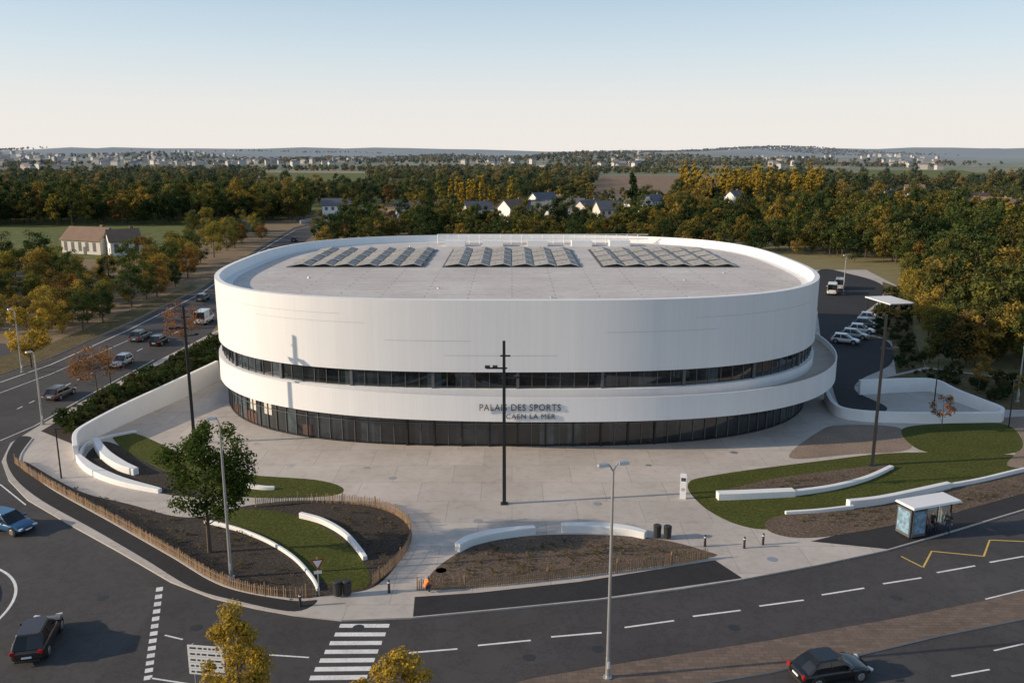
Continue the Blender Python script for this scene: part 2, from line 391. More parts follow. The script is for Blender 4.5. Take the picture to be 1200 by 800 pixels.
band('terrace_floor',OFF-.14,4.85,-.1,4.85,'terrace',A)
band('canopy_soffit',-1.0,3.2,OFF,3.2,'white_wall',A)
band('ground_floor_glazing',-.7,0.02,-.7,3.2,'glass',A)
band('glazing_plinth',-.62,0,-.62,.16,'post',A)
def posts(name,o,every,w,d,z0,z1,mat,cond=lambda t:True,prob=1.):
    bb=B(); n=int(EL/every); pr=random.Random(3)
    for k in range(n):
        q=k*EL/n; i=q/EL*K; i0=int(i)%K; fr=i-int(i); i1=(i0+1)%K
        x=EX[i0]*(1-fr)+EX[i1]*fr; y=EY[i0]*(1-fr)+EY[i1]*fr; nx=NX[i0];ny=NY[i0]
        if not cond(TH[i0]) or pr.random()>prob: continue
        bb.box((x+nx*o,y+ny*o,(z0+z1)/2),(w,d,z1-z0),0,math.atan2(ny,nx)-math.pi/2)
    return bb.obj(name,mat,A)
M['frame']=plain('dark_frames',(.10,.105,.11),.5,.05)
posts('ribbon_mullions',-.43,1.35,.06,.10,5.9,7.6,'frame')
posts('ribbon_piers',-.35,8.1,.28,.18,5.9,7.6,'frame')
posts('ground_mullions',-.66,1.35,.07,.14,.16,3.2,'frame')
posts('entrance_door_frames',-.58,2.7,.16,.22,.0,3.2,'post',lambda t:250<t<292)
posts('glazing_blinds',-.685,2.7,1.15,.02,1.6,3.1,'farwall',lambda t:200<t<240,.22)
posts('red_infill_panels',-.685,1.35,1.2,.02,.2,1.3,'redpanel',lambda t:203<t<246,.4)
band('door_transom',-.60,2.25,-.60,2.33,'frame',A)
bb=B()
for th0,th1,z in((213,243,13.0),(228,247,12.2),(250,262,10.6),(283,300,11.4),(296,322,12.6),(258,276,9.2)):
    idx=[i for i in range(K) if th0<TH[i]<th1]
    for i in idx:
        j=(i+1)%K; a=(EX[i]+NX[i]*.012,EY[i]+NY[i]*.012);b=(EX[j]+NX[j]*.012,EY[j]+NY[j]*.012)
        bb.add([(*a,z),(*b,z),(*b,z+.045),(*a,z+.045)],[(0,1,2,3)])
bb.obj('cladding_reveals','reveal',A)
# three separate flat groups of low rooflight panels
M['panel']=slabs('rooflight_panel',(.46,.44,.41),1.45,1.9,.62,.16,.06)
M['paneledge']=plain('rooflight_edge',(.66,.64,.60),.6,.05)
bb=B()
for gx0,gx1 in((-28.8,-11.6),(-8.7,8.7),(11.8,29.0)):
    ncol=6; wcol=(gx1-gx0)/ncol; bb.box(((gx0+gx1)/2,119.6,13.50),(gx1-gx0+.6,20.6,.05),1)
    for r_ in range(4):
        y0=109.8+r_*5.1; sh=wcol*.25*(r_%2)
        for c_ in range(ncol):
            x0=gx0+c_*wcol; x1=x0+wcol-.12; zm=13.98; hx=x0+wcol*.62; zl=13.70
            for (a,za,b,zb_) in ((x0,zl,hx,zm),(hx,zm,x1,zl)):
                v=[(a,y0,za),(b,y0,zb_),(b,y0+3.7,zb_+.05),(a,y0+3.7,za+.05)]; v2=[(p,q,c-.09) for p,q,c in v]
                bb.add(v+v2,[(0,1,2,3),(7,6,5,4)],0); bb.add(v+v2,[(0,4,5,1),(2,6,7,3)],2)
bb.obj('rooftop_light_sheds',['panel','frame','paneledge'],A)
bb=B()
for x in np.arange(-12,22,1.7):
    bb.cyl((x,138.2,13.47),(x,138.2,15.0),.06,.06,5)
for z in(14.3,15.0): bb.box((5,138.2,z),(34,.08,.1))
for x in(-9,-3,4,11,17): bb.box((x,135.4,13.9),(3.2,2,.85),0)
bb.obj('rooftop_guardrail_and_units','white_wall',A)
bb=B()
for x,y in ((-24,100),(20,98),(-8,92),(26,104),(4,86),(-16,134),(24,134)):
    bb.cyl((x,y,13.47),(x,y,13.62),.16,.12,10)
bb.obj('rooftop_vents','galv',A)
def text(name,body,size,loc,mat,parent,extr=.03,al='CENTER',rot=(math.pi/2,0,0),sx=1):
    c=bpy.data.curves.new(name,'FONT'); c.body=body; c.size=size; c.extrude=extr; c.align_x=al; c.space_character=1.12
    o=bpy.data.objects.new(name,c); S.collection.objects.link(o)
    bpy.context.view_layer.update(); me=bpy.data.meshes.new_from_object(o.evaluated_get(bpy.context.evaluated_depsgraph_get()))
    bpy.data.objects.remove(o); me.materials.clear(); me.materials.append(M[mat])
    q=bpy.data.objects.new(name,me); q.location=loc; q.rotation_euler=rot; q.scale=(sx,1,1); link(q,parent); return q
i0=int(np.argmin(np.abs(TH-270))); yf=EY[i0]-OFF[i0]
text('lettering_palais_des_sports','PALAIS DES SPORTS',.92,(.75,yf-.09,4.33),'letter',A,.03,sx=.86)
text('lettering_caen_la_mer','CAEN LA MER',.68,(1.75,yf-.12,3.55),'letter',A,.03,sx=1.0)
# ------------------------------------------------------------ white site walls
def wall(pts,w,h,hb=None,name='white_bench_wall'):
    return strip(name,cr(px(pts),False,8),w,-.05,h,'white_wall',None,.05,hb)
wall([(90,538),(91,524),(110,513),(150,494),(200,472),(256,446)],.45,1.35,2.6,'white_boundary_wall')
wall([(112,521),(124,537),(142,549),(160,556)],lambda t:.5+.4*math.sin(t*3.1),.75,.6)
wall([(92,540),(108,553),(140,566),(188,577)],lambda t:.4+.5*math.sin(t*3.1),.7,.35)
wall([(92,541),(100,524),(118,515),(160,506)],.3,.4,.2,'white_garden_wall')
wall([(290,571),(308,573),(322,573)],.35,.35,.25)
wall([(352,606),(378,613),(403,627),(420,645),(428,656)],.35,.45,.3,'white_garden_wall')
wall([(240,612),(280,622),(315,636),(345,655),(366,678),(373,692)],.22,.3,.2,'white_garden_wall')
wall([(536,646),(552,637),(585,629),(627,624)],lambda t:.5+.3*math.sin(t*3.1),.62,.55)
wall([(658,622),(700,622),(735,625),(757,630)],lambda t:.5+.3*math.sin(t*3.1),.62,.5)
wall([(840,584),(870,583),(930,580)],.8,.6,.55)
wall([(930,580),(975,573),(1015,562),(1045,548)],.45,.45,.25,'white_garden_wall')
wall([(920,602),(960,600),(1000,596)],.25,.25,.35,'white_garden_wall')
wall([(993,595),(1030,590),(1075,580),(1112,571)],.5,.7,.5)
wall([(1112,571),(1150,564),(1200,552),(1260,540)],.3,.35,.35,'white_garden_wall')
wall([(968,468),(975,482),(990,490),(1030,494),(1100,495),(1172,494)],.5,1.2,1.1,'white_retaining_wall')
wall([(1172,494),(1172,489),(1150,481),(1120,470),(1094,459),(1060,459),(1006,462)],.4,1.1,1.8,'concrete_retaining_wall')
strip('path_edging',cr(px([(38,514),(24,535),(30,549),(62,573),(130,611),(200,651),(262,686),(340,702)]),False,8),.14,-.02,.06,'kerb',None,0)
# ------------------------------------------------------------ paling fences
def fence(pts,h=.8,name='chestnut_paling_fence'):
    w=cr(px(pts),False,12); bb=B(); acc=0
    for i in range(len(w)-1):
        a,b=w[i],w[i+1]; L=(b-a).length; d=(b-a)/L; ang=math.atan2(d.y,d.x)
        s=acc
        while s<L:
            p=a+d*s; hh=h*random.uniform(.85,1.1)
            bb.box((p.x,p.y,hh/2),(.085,.03,hh),0,ang+random.uniform(-.3,.3),.6,.6); s+=random.uniform(.11,.17)
        acc=s-L
        for z in(.2,.55): bb.cyl((a.x,a.y,z),(b.x,b.y,z),.012,.012,4,1)
    for i in range(0,len(w),10):
        bb.cyl((w[i].x,w[i].y,0),(w[i].x,w[i].y,h*1.2),.05,.045,6,0)
    bb.obj(name,['timber','galv'])
fence([(18,543),(35,556),(62,573),(130,610),(200,650),(262,685),(320,699),(372,699)])
fence([(300,594),(360,589),(420,591),(455,599),(477,614),(481,634),(466,660),(436,686)])
fence([(489,691),(560,688),(680,675),(760,665),(829,654)])
# ------------------------------------------------------------ road markings
ZR=-.10
def dashes(name,segs,w,mat='line',z=ZR+.005):
    v=[];f=[]
    for (a,b) in segs:
        a=P(*a);b=P(*b);d=(b-a).normalized();n=Vector((-d.y,d.x,0))*w/2;k=len(v)
        v+=[(p.x,p.y,z) for p in(a+n,b+n,b-n,a-n)];f.append((k,k+3,k+2,k+1))
    return mesh(name,v,f,mat)
dashes('centre_line_marking',[((475,763),(536,758)),((560,754),(622,748)),((646,744),(705,739)),((732,733),(790,725)),((812,720),(868,713)),((890,708),(942,701)),((963,695),(1013,687)),((1035,682),(1080,675)),((1098,669),(1143,661)),((1160,657),(1200,650)),((1220,645),(1260,637))],.15)
dashes('lane_marking',[((300,764),(362,768)),((176,792),(228,800)),((193,742),(214,747)),((1155,700),(1200,689)),((1115,790),(1160,782)),((1165,760),(1200,752))],.12)
z=[]
for k in range(8):
    t=k/6.5; a=(398-38*t+0,731+66*t); b=(456-28*t,731+65*t); z.append((a,b))
dashes('zebra_crossing',z,.42)
z=[]
for k in range(13):
    v0=686+k*8.6; v1=v0+4.8; z.append(((187-(v0-686)*.13,v0),(187-(v1-686)*.13,v1)))
dashes('cycle_crossing_marking',z,.42)
dashes('bus_stop_marking',[((1056,650),(1082,663)),((1082,663),(1092,644)),((1092,644),(1153,650)),((1153,650),(1160,631)),((1160,631),(1230,634))],.12,'yline',ZR+.009)
L1=[]
for k in range(16):
    t0=k/16;t1=t0+.028
    L1.append(((20+225*t0,478-108*t0),(20+225*t1,478-108*t1)))
dashes('lane_marking',L1,.15)
dashes('edge_line_marking',[((0,447),(60,426)),((60,426),(150,386)),((150,386),(236,343)),((236,343),(304,294)),((304,294),(346,269)),((346,269),(400,256))],.18)
dashes('edge_line_marking',[((0,515),(40,498)),((40,498),(100,464)),((100,464),(180,421)),((-2,460),(60,437)),((60,437),(150,398)),((0,566),(30,590))],.12)
c=P(-150,725); R=(P(8,715)-c).length
def disc(r,z,n=80): return [(c.x+r*math.cos(2*math.pi*i/n),c.y+r*math.sin(2*math.pi*i/n),z) for i in range(n)]
a=disc(R,ZR+.005);b=disc(R-.18,ZR+.005); mesh('roundabout_edge_line',a+b,[(i,(i+1)%80,80+(i+1)%80,80+i) for i in range(80)],'line')
a=disc(R-1.2,.02);b=disc(R-1.2,-.13); mesh('roundabout_island',a+b,[tuple(range(80))]+[(i,80+i,80+(i+1)%80,(i+1)%80) for i in range(80)],['verge','kerb'],None,[0]+[1]*80)
# ------------------------------------------------------------ posts and lamps
def tall_post(u,v,h=13.8,rz=0.):
    p=P(u,v); e=empty('lighting_mast',p,rz); bb=B()
    bb.box((0,0,h/2),(.3,.3,h),0,0,.75,.75); bb.box((0,0,.03),(.6,.6,.06))
    for zz,x0,x1 in((h-2.2,-1.4,.25),(h-3.0,-.25,1.1),(h-1.2,-.3,.5)): bb.box(((x0+x1)/2,0,zz),(x1-x0,.12,.12))
    for x,zz in((-1.3,h-2.05),(-.7,h-2.05),(1.0,h-2.85)): bb.box((x,-.15,zz),(.4,.45,.16))
    bevel(bb.obj('mast',['post'],e),.01,1)
tall_post(591,590,13.6); tall_post(228,519,13.8,.5); tall_post(1022,545,14,-.4)
def street_lamp(u,v,h,double=True,rz=0.,arm=.9):
    e=empty('street_lamp',P(u,v),rz); bb=B()
    bb.cyl((0,0,0),(0,0,1.2),.13,.12,10); bb.cyl((0,0,1.2),(0,0,h-.5),.11,.06,10); bb.cyl((0,0,0),(0,0,.06),.25,.25,10)
    bb.box((0,-.12,.8),(.12,.05,.4),1)
    for s in((1,-1) if double else (-1,)):
        last=Vector((0,0,h-.5))
        for k in range(1,6):
            t=k/5; p=Vector((s*arm*t*.8,0,h-.5+.45*math.sin(t*1.5))); bb.cyl(last,p,.045,.04,6); last=p
        x=s*(arm*.8+.25); bb.box((x,0,h-.08),(.6,.3,.14),0,0,.7,.85); bb.box((x,0,h-.165),(.5,.22,.03),1)
    bb.obj('pole_and_luminaires',['galv','signwhite'],e,False)
street_lamp(271,676,11.3,False,.15,.25); street_lamp(712,793,12.4,True,.3,.4)
street_lamp(26,436,8.5,False,.9,.3); street_lamp(50,497,8,False,.9,.3); street_lamp(1192,470,7,False,1.2,.3); street_lamp(988,345,8,False,.4,.3)
def small_post(u,v,h=5):
    e=empty('path_light',P(u,v)); bb=B(); bb.cyl((0,0,0),(0,0,h),.07,.06,8); bb.box((.25,0,h),(.7,.2,.1)); bb.obj('post_and_head','post',e)
small_post(72,560,4.6); small_post(1095,470,5); small_post(1182,500,5); small_post(130,452,5)
def bollard(u,v,h=.9):
    e=empty('bollard',P(u,v)); bb=B(); bb.cyl((0,0,0),(0,0,h-.1),.09,.08,10); bb.cyl((0,0,h-.08),(0,0,h),.085,.05,10); bb.cyl((0,0,h-.2),(0,0,h-.13),.093,.093,10,1); bb.obj('post',['black','signwhite'],e)
for u,v in((872,642),(894,638),(352,710),(456,694),(826,640)): bollard(u,v)
def litter_bin(u,v,rz=0):
    e=empty('litter_bin',P(u,v),rz); bb=B(); bb.cyl((0,0,.12),(0,0,.95),.27,.30,12); bb.cyl((0,0,1.0),(0,0,1.06),.32,.24,12); bb.cyl((0,0,0),(0,0,.12),.12,.12,8)
    for s in(-1,1): bb.box((s*.26,0,.98),(.04,.1,.1))
    bb.obj('body_and_lid',['black'],e)
for u,v in((770,630),(782,631),(396,698),(407,697)): litter_bin(u,v)
def totem(u,v):
    e=empty('information_totem',P(u,v),-.2); bb=B(); bb.box((0,0,1.1),(.5,.14,2.2)); bb.box((0,-.075,1.7),(.38,.01,.3),1); bb.box((0,-.075,.9),(.30,.01,.06),1); bb.box((0,-.075,.75),(.30,.01,.06),1); bevel(bb.obj('panel',['signwhite','ink'],e),.01,1)
totem(800,584)
def road_sign(u,v):
    e=empty('give_way_sign',P(u,v),.25); bb=B(); bb.cyl((0,0,0),(0,0,2.7),.035,.035,8)
    def tri(r,y,m):
        vs=[(r*math.sin(a),yy,2.35-r*math.cos(a)) for yy in(y,y+.015) for a in(0,2*math.pi/3,4*math.pi/3)]
        bb.add(vs,[(0,1,2),(5,4,3),(0,3,4,1),(1,4,5,2),(2,5,3,0)],m)
    tri(.5,-.06,2);tri(.34,-.08,1); bb.box((0,-.06,1.7),(.5,.02,.2),1)
    bb.obj('post_and_plate',['galv','signwhite','tail'],e)
road_sign(374,698); 
def dir_sign(u,v):
    e=empty('direction_sign',P(u,v),-.12); bb=B()
    for x in(-.7,.7): bb.cyl((x,.06,0),(x,.06,3.3),.05,.05,8,0)
    for k in range(5):
        z=3.1-k*.34; bb.box((0,0,z),(1.95,.04,.30),1)
        x=-.85
        while x<.7:
            w=random.uniform(.12,.4); bb.box((x+w/2,-.024,z),(w,.008,.10),2); x+=w+.1
    bb.obj('posts_and_panels',['galv','signwhite','ink'],e)
dir_sign(246,822)
# ------------------------------------------------------------ bus shelter
def bus_shelter():
    a=P(1052,629);b=P(1112,618); ang=math.atan2(b.y-a.y,b.x-a.x); mid=(a+b)/2
    e=empty('bus_shelter',mid,ang); bb=B()
    for x in(-1.9,-.6,.7,1.9): bb.box((x,.7,1.2),(.08,.08,2.4),0)
    for x in(-1.9,1.9): bb.box((x,-.5,1.2),(.08,.08,2.4),0)
    bb.box((0,.7,2.35),(3.9,.09,.1),0); bb.box((0,-.5,2.35),(3.9,.09,.1),0); bb.box((0,.7,.25),(3.8,.05,.06),0)
    bb.obj('frame','post',e)
    r=B(); r.box((.15,0,2.52),(4.6,1.9,.16),0,0,.92,.97); r.box((.15,0,2.41),(4.2,1.6,.05),1); bevel(r.obj('roof',['signwhite','frame'],e),.03,2)
    g=B()
    for x in(-1.25,.05,1.3): g.box((x,.7,1.3),(1.15,.015,1.95))
    g.box((1.9,.1,1.3),(.015,1.0,1.95)); g.obj('glass_panels','clear',e)
    q=B(); q.box((-1.95,.05,1.2),(.16,1.35,2.1),0); q.box((-2.04,.05,1.25),(.02,1.15,1.75),1); q.box((-1.86,.05,1.25),(.02,1.15,1.75),1)
    q.box((-1.2,-.62,1.2),(1.25,.14,2.1),0); q.box((-1.2,-.70,1.25),(1.08,.02,1.75),1); bevel(q.obj('advertising_panel',['frame','poster'],e),.01,1)
    s=B(); s.box((.6,.35,.47),(1.9,.4,.05)); 
    for x in(-.2,.6,1.4): s.box((x,.35,.23),(.05,.3,.45),1)
    s.obj('bench',['timber','post'],e)
    return e,mid,ang
SH,smid,sang=bus_shelter()
# ------------------------------------------------------------ people
def person(name,loc,rz,pose,top,bottom):
    e=empty(name,loc,rz)
    if pose=='sit':
        J={'pel':(0,0,.55),'sp':(0,.03,.8),'ch':(0,.02,1.02),'nk':(0,-.01,1.18),'hd':(0,-.04,1.26),'hd2':(0,-.05,1.38),
           'hl':(.1,-.03,.54),'kl':(.13,-.46,.53),'al':(.13,-.48,.09),'tl':(.14,-.64,.04),'hr':(-.1,-.03,.54),'kr':(-.12,-.46,.53),'ar':(-.12,-.42,.09),'tr':(-.13,-.58,.04),
           'sl':(.19,.02,1.08),'el':(.24,-.08,.82),'wl':(.15,-.30,.68),'sr':(-.19,.02,1.08),'er':(-.24,-.08,.82),'wr':(-.13,-.30,.70)}
    elif pose=='crouch':
        J={'pel':(0,.05,.34),'sp':(0,-.02,.55),'ch':(0,-.14,.75),'nk':(0,-.22,.88),'hd':(0,-.27,.95),'hd2':(0,-.31,1.06),
           'hl':(.1,.03,.34),'kl':(.16,-.32,.52),'al':(.14,-.12,.09),'tl':(.14,-.28,.04),'hr':(-.1,.03,.34),'kr':(-.16,-.34,.50),'ar':(-.14,-.14,.09),'tr':(-.14,-.30,.04),
           'sl':(.19,-.15,.8),'el':(.25,-.33,.62),'wl':(.13,-.52,.48),'sr':(-.19,-.15,.8),'er':(-.25,-.33,.62),'wr':(-.10,-.52,.46)}
    else:
        J={'pel':(0,0,.95),'sp':(0,0,1.15),'ch':(0,.01,1.36),'nk':(0,0,1.5),'hd':(0,-.02,1.58),'hd2':(0,-.03,1.70),
           'hl':(.1,0,.92),'kl':(.12,-.12,.5),'al':(.12,-.02,.09),'tl':(.13,-.18,.04),'hr':(-.1,0,.92),'kr':(-.12,.04,.5),'ar':(-.12,.18,.10),'tr':(-.12,.05,.04),
           'sl':(.19,.01,1.42),'el':(.25,.04,1.14),'wl':(.25,-.10,.9),'sr':(-.19,.01,1.42),'er':(-.25,.02,1.14),'wr':(-.26,-.06,.9)}
    R={'pel':.15,'sp':.135,'ch':.16,'nk':.06,'hd':.09,'hd2':.085,'h':.1,'k':.065,'a':.045,'t':.04,'s':.07,'e':.048,'w':.032}
    names=list(J); ed=[('pel','sp'),('sp','ch'),('ch','nk'),('nk','hd'),('hd','hd2')]
    for s in'lr': ed+=[('pel','h'+s),('h'+s,'k'+s),('k'+s,'a'+s),('a'+s,'t'+s),('ch','s'+s),('s'+s,'e'+s),('e'+s,'w'+s)]
    me=bpy.data.meshes.new('body'); me.from_pydata([J[n] for n in names],[(names.index(a),names.index(b)) for a,b in ed],[])
    for m in(top,bottom,'skin','hair','black'): me.materials.append(M[m])
    o=bpy.data.objects.new('body',me); link(o,e); m=o.modifiers.new('s','SKIN')
    sv=me.skin_vertices[0].data
    for i,n in enumerate(names):
        r=R.get(n) or R[n[0]]; sv[i].radius=(r,r*(.8 if n in('pel','sp','ch') else 1)); sv[i].use_root=(n=='pel')
    o.modifiers.new('ss','SUBSURF').levels=1; o.modifiers['ss'].render_levels=2
    bpy.context.view_layer.update(); m2=bpy.data.meshes.new_from_object(o.evaluated_get(bpy.context.evaluated_depsgraph_get()))
    o.modifiers.clear(); o.data=m2; m2.materials.clear()
    for k in(top,bottom,'skin','hair','black'): m2.materials.append(M[k])
    hp=Vector(J['hd2'])
    segs=[(Vector(J[a]),Vector(J[b]),a,b) for a,b in ed]
    for p in m2.polygons:
        c=p.center; best=min(segs,key=lambda s_:((c-(s_[0]+(s_[1]-s_[0])*max(0,min(1,(c-s_[0]).dot(s_[1]-s_[0])/(s_[1]-s_[0]).length_squared)))).length))
        b=best[3]; mi=0
        if b in('hd','hd2'): mi=3 if (c.z>hp.z+.02 or c.y>hp.y+.02) else 2
        elif b[0] in'hka' and b not in('hd','hd2'): mi=1
        elif b[0]=='t': mi=4
        elif b=='nk' and c.z>J['nk'][2]: mi=2
        p.material_index=mi; p.use_smooth=True
    fb=B()
    for s,sg in(('l',1),('r',-1)):
        w=Vector(J['w'+s]);d=(w-Vector(J['e'+s])).normalized(); sd=Vector((1,0,0)); pm=w+d*.08
        fb.cyl(w,pm,.03,.04,8,0)
        for k,(o_,l_) in enumerate(((-.03,.065),(-.01,.08),(.01,.075),(.03,.06))):
            b0=pm+sd*o_; b1=b0+d*l_*.55; b2=b1+(d+Vector((0,0,-.7))).normalized()*l_*.45; fb.cyl(b0,b1,.010,.009,6,0);fb.cyl(b1,b2,.009,.007,6,0)
        t0=w+d*.03-sd*sg*.03; fb.cyl(t0,t0+(d*.6-sd*sg).normalized()*.06,.012,.009,6,0)
    hc=(Vector(J['hd'])+hp)/2
    fb.cyl(hc+Vector((0,-.085,-.005)),hc+Vector((0,-.115,-.02)),.014,.012,6,0)
    for sg in(-1,1):
        fb.cyl(hc+Vector((sg*.03,-.083,.015)),hc+Vector((sg*.03,-.092,.015)),.011,.008,6,1)
        fb.cyl(hc+Vector((sg*.08,0,0)),hc+Vector((sg*.1,.01,.005)),.025,.018,8,0)
    fb.box(hc+Vector((0,-.084,-.05)),(.045,.012,.01),2)
    fb.obj('hands_and_face',['skin','hair','red'],e,True)
    return e
def shl(x,y,z=0): 
    c_,s_=math.cos(sang),math.sin(sang); return (smid.x+x*c_-y*s_,smid.y+x*s_+y*c_,z)
person('seated_person',shl(.35,.32),sang,'sit','red','denim')
person('seated_person',shl(1.1,.32),sang,'sit','black','denim')
person('standing_person',shl(1.5,-.75),sang-.8,'stand','black','denim')
person('crouching_person',P(499,691)+Vector((0,-.3,0)),2.2,'crouch','orange','denim')
# ------------------------------------------------------------ vehicles
PAINT={k:car_paint(k+'_car_paint',c) for k,c in dict(black=(.012,.012,.014),blue=(.03,.12,.25),white=(.7,.7,.7),grey=(.12,.125,.13),silver=(.4,.41,.42),darkbrown=(.045,.03,.025),red=(.3,.02,.02)).items()}
def loft(bb,st,mi=0):
    k=len(bb.v); n=10
    for (x,w,zb,zt) in st:
        pr=[(w*.86,zb),(w*.98,zb+.12),(w,zb+(zt-zb)*.55),(w*.95,zt-.06),(w*.80,zt)]
        pr=pr+[(-a,b) for a,b in pr[::-1]]
        bb.v+=[(x,a,b) for a,b in pr]
    for s in range(len(st)-1):
        for i in range(n):
            j=(i+1)%n; bb.f.append((k+s*n+i,k+(s+1)*n+i,k+(s+1)*n+j,k+s*n+j)); bb.m.append(mi)
    bb.f.append(tuple(k+i for i in range(n))); bb.m.append(mi)
    bb.f.append(tuple(k+(len(st)-1)*n+i for i in range(n))[::-1]); bb.m.append(mi)
def car(loc,rz,paint,kind='hatch',name='car'):
    e=empty(name,loc,rz)
    L,W,Ht={'hatch':(4.1,1.76,1.48),'suv':(4.5,1.85,1.64),'van':(5.2,2.0,2.3),'sedan':(4.3,1.8,1.46)}[kind]
    belt={'hatch':.92,'suv':1.02,'van':1.2,'sedan':.9}[kind]; w=W/2; hl=L/2
    bb=B(); zb=.24
    loft(bb,[(-hl,w*.78,.36,belt-.22),(-hl+.10,w*.93,.28,belt-.06),(-hl+.5,w,zb,belt),(-.3*hl,w,zb,belt),(.3*hl,w,zb,belt-.02),(.62*hl,w*.98,zb,belt-.08),(hl-.35,w*.94,.26,belt-.18),(hl-.1,w*.84,.30,belt-.30),(hl,w*.68,.36,belt-.42)])
    body=bb.obj('body',[PAINT[paint]],e,True); body.modifiers.new('s','SUBSURF').render_levels=2
    if kind=='van': xb0,xb1,xt0,xt1=-hl+.06,hl*.72,-hl+.12,hl*.34
    elif kind=='sedan': xb0,xb1,xt0,xt1=-hl*.86,hl*.48,-hl*.50,hl*.08
    else: xb0,xb1,xt0,xt1=-hl*.95,hl*.50,-hl*.72,hl*.08
    z0,z1=belt-.07,Ht-.07; wb,wt=w*.90,w*.70
    if kind=='van': wt=w*.86
    g=B(); ns=5
    def sec(t,xa,xb,wa):
        return [(xa,-wa*.88,t),(xa+.12,-wa,t),(xb-.25,-wa,t),(xb,-wa*.80,t),(xb,wa*.80,t),(xb-.25,wa,t),(xa+.12,wa,t),(xa,wa*.88,t)]
    rows=[sec(z0,xb0,xb1,wb),sec((z0+z1)/2,xb0*.55+xt0*.45,xb1*.48+xt1*.52,wb*.5+wt*.52),sec(z1,xt0,xt1,wt)]
    v=[p for r_ in rows for p in r_]; f=[]
    for r_ in range(2):
        for i in range(8): j=(i+1)%8; f.append((r_*8+i,r_*8+j,(r_+1)*8+j,(r_+1)*8+i))
    g.add(v,f,0); g.obj('windows',['carglass'],e,False)
    rf=B(); rv=[(x*1.0,y*1.03,z) for x,y,z in sec(z1-.015,xt0-.04,xt1+.05,wt)]; rt=[(x*.97,y*.9,z1+.07) for x,y,z in rv]
    rf.add(rv+rt,[tuple(range(8,16))]+[(i,(i+1)%8,8+(i+1)%8,8+i) for i in range(8)],0)
    for s in(-1,1):
        def pil(xa,xc,wd):
            a=Vector((xa,s*(wb+.005),z0));b=Vector((xc,s*(wt+.012),z1)); m=(a+b)/2+Vector((0,s*.03*wb,0))
            for p,q in((a,m),(m,b)):
                rf.add([(p.x-wd/2,p.y,p.z),(p.x+wd/2,p.y,p.z),(q.x+wd/2,q.y,q.z),(q.x-wd/2,q.y,q.z),(p.x-wd/2,p.y-s*.04,p.z),(p.x+wd/2,p.y-s*.04,p.z),(q.x+wd/2,q.y-s*.04,q.z),(q.x-wd/2,q.y-s*.04,q.z)],[(0,1,2,3),(4,7,6,5),(0,3,7,4),(1,5,6,2)],0)
        pil(xb0+.22,xt0+.18,.22); pil(xb1-.25,xt1-.18,.09); pil((xb0+xb1)/2-.05,(xt0+xt1)/2+.05,.08)
        if kind=='van': pil(xb0+.9,xt0+.9,1.5); pil(xb0+1.9,xt0+1.9,1.2)
    rf.obj('roof_and_pillars',[PAINT[paint]],e,False)
    wh=B(); wr=.33 if kind!='suv' else .36
    for x in(-hl*.60,hl*.62):
        for s in(-1,1):
            wh.cyl((x,s*(w-.20),wr),(x,s*(w+.005),wr),wr,wr,18,0); wh.cyl((x,s*(w+.004),wr),(x,s*(w+.02),wr),wr*.66,wr*.6,14,1)
            wh.cyl((x,s*(w-.3),wr+.03),(x,s*(w-.01),wr+.03),wr+.07,wr+.07,18,2)
    wh.obj('wheels',['rubber','rim','black'],e)
    d=B()
    for s in(-1,1):
        d.box((hl-.10,s*w*.66,belt-.36),(.16,.36,.12),0,-s*.35); d.box((-hl+.05,s*w*.78,belt-.18),(.14,.24,.2),1,s*.2)
        d.box((xb1-.45,s*(w+.08),belt+.06),(.14,.2,.13),3)
    d.box((hl-.005,0,.42),(.06,.52,.11),2); d.box((-hl+.0,0,.55),(.06,.52,.11),2); d.box((hl-.03,0,.56),(.06,.7,.1),4); d.box((-hl+.02,0,.33),(.1,W*.7,.12),4)
    bevel(d.obj('lights_plates_mirrors',['head','tail','signwhite',PAINT[paint],'black'],e),.012,1)
    return e
def head(a,b): a=P(*a);b=P(*b); return math.atan2(b.y-a.y,b.x-a.x)
Z=ZR
car(P(12,620,Z),head((0,613),(40,622)),'blue','hatch')
car(P(46,755,Z),head((36,770),(60,725)),'darkbrown','suv')
car(P(972,792,Z),head((930,797),(1015,783)),'black','sedan')
car(P(71,465,Z),head((40,480),(110,448)),'grey','hatch')
car(P(143,428,Z),head((170,415),(120,440)),'silver','hatch')
car(P(165,398,Z),head((120,418),(200,380)),'grey','suv')
car(P(187,403,Z),head((160,418),(215,388)),'black','hatch')
car(P(240,378,Z),head((200,398),(250,370)),'white','van','van')
car(P(238,352,Z),head((200,370),(250,344)),'grey','hatch')
car(P(318,302,Z),head((300,318),(330,292)),'white','van','van')
car(P(345,283,Z),head((330,292),(350,276)),'black','hatch')
for (u,v),pn in zip(((990,402),(1001,396),(1009,390),(1015,383),(1020,376)),('white','silver','white','grey','white')):
    car(P(u,v,.015),head((985,402),(1005,404)),pn,'hatch','parked_car')
car(P(975,344,.015),1.2,'white','van','parked_van'); car(P(984,338,.015),1.2,'silver','van','parked_van')
for u,v in((1042,366),):
    e=empty('parking_canopy',P(u,v),.15); bb=B(); bb.box((0,0,2.2),(5,8,.2)); 
    for x in(-2.2,2.2):
        for y in(-3.5,0,3.5): bb.cyl((x,y,0),(x,y,2.1),.1,.1,6,1)
    bb.obj('roof_and_posts',['signwhite','post'],e)
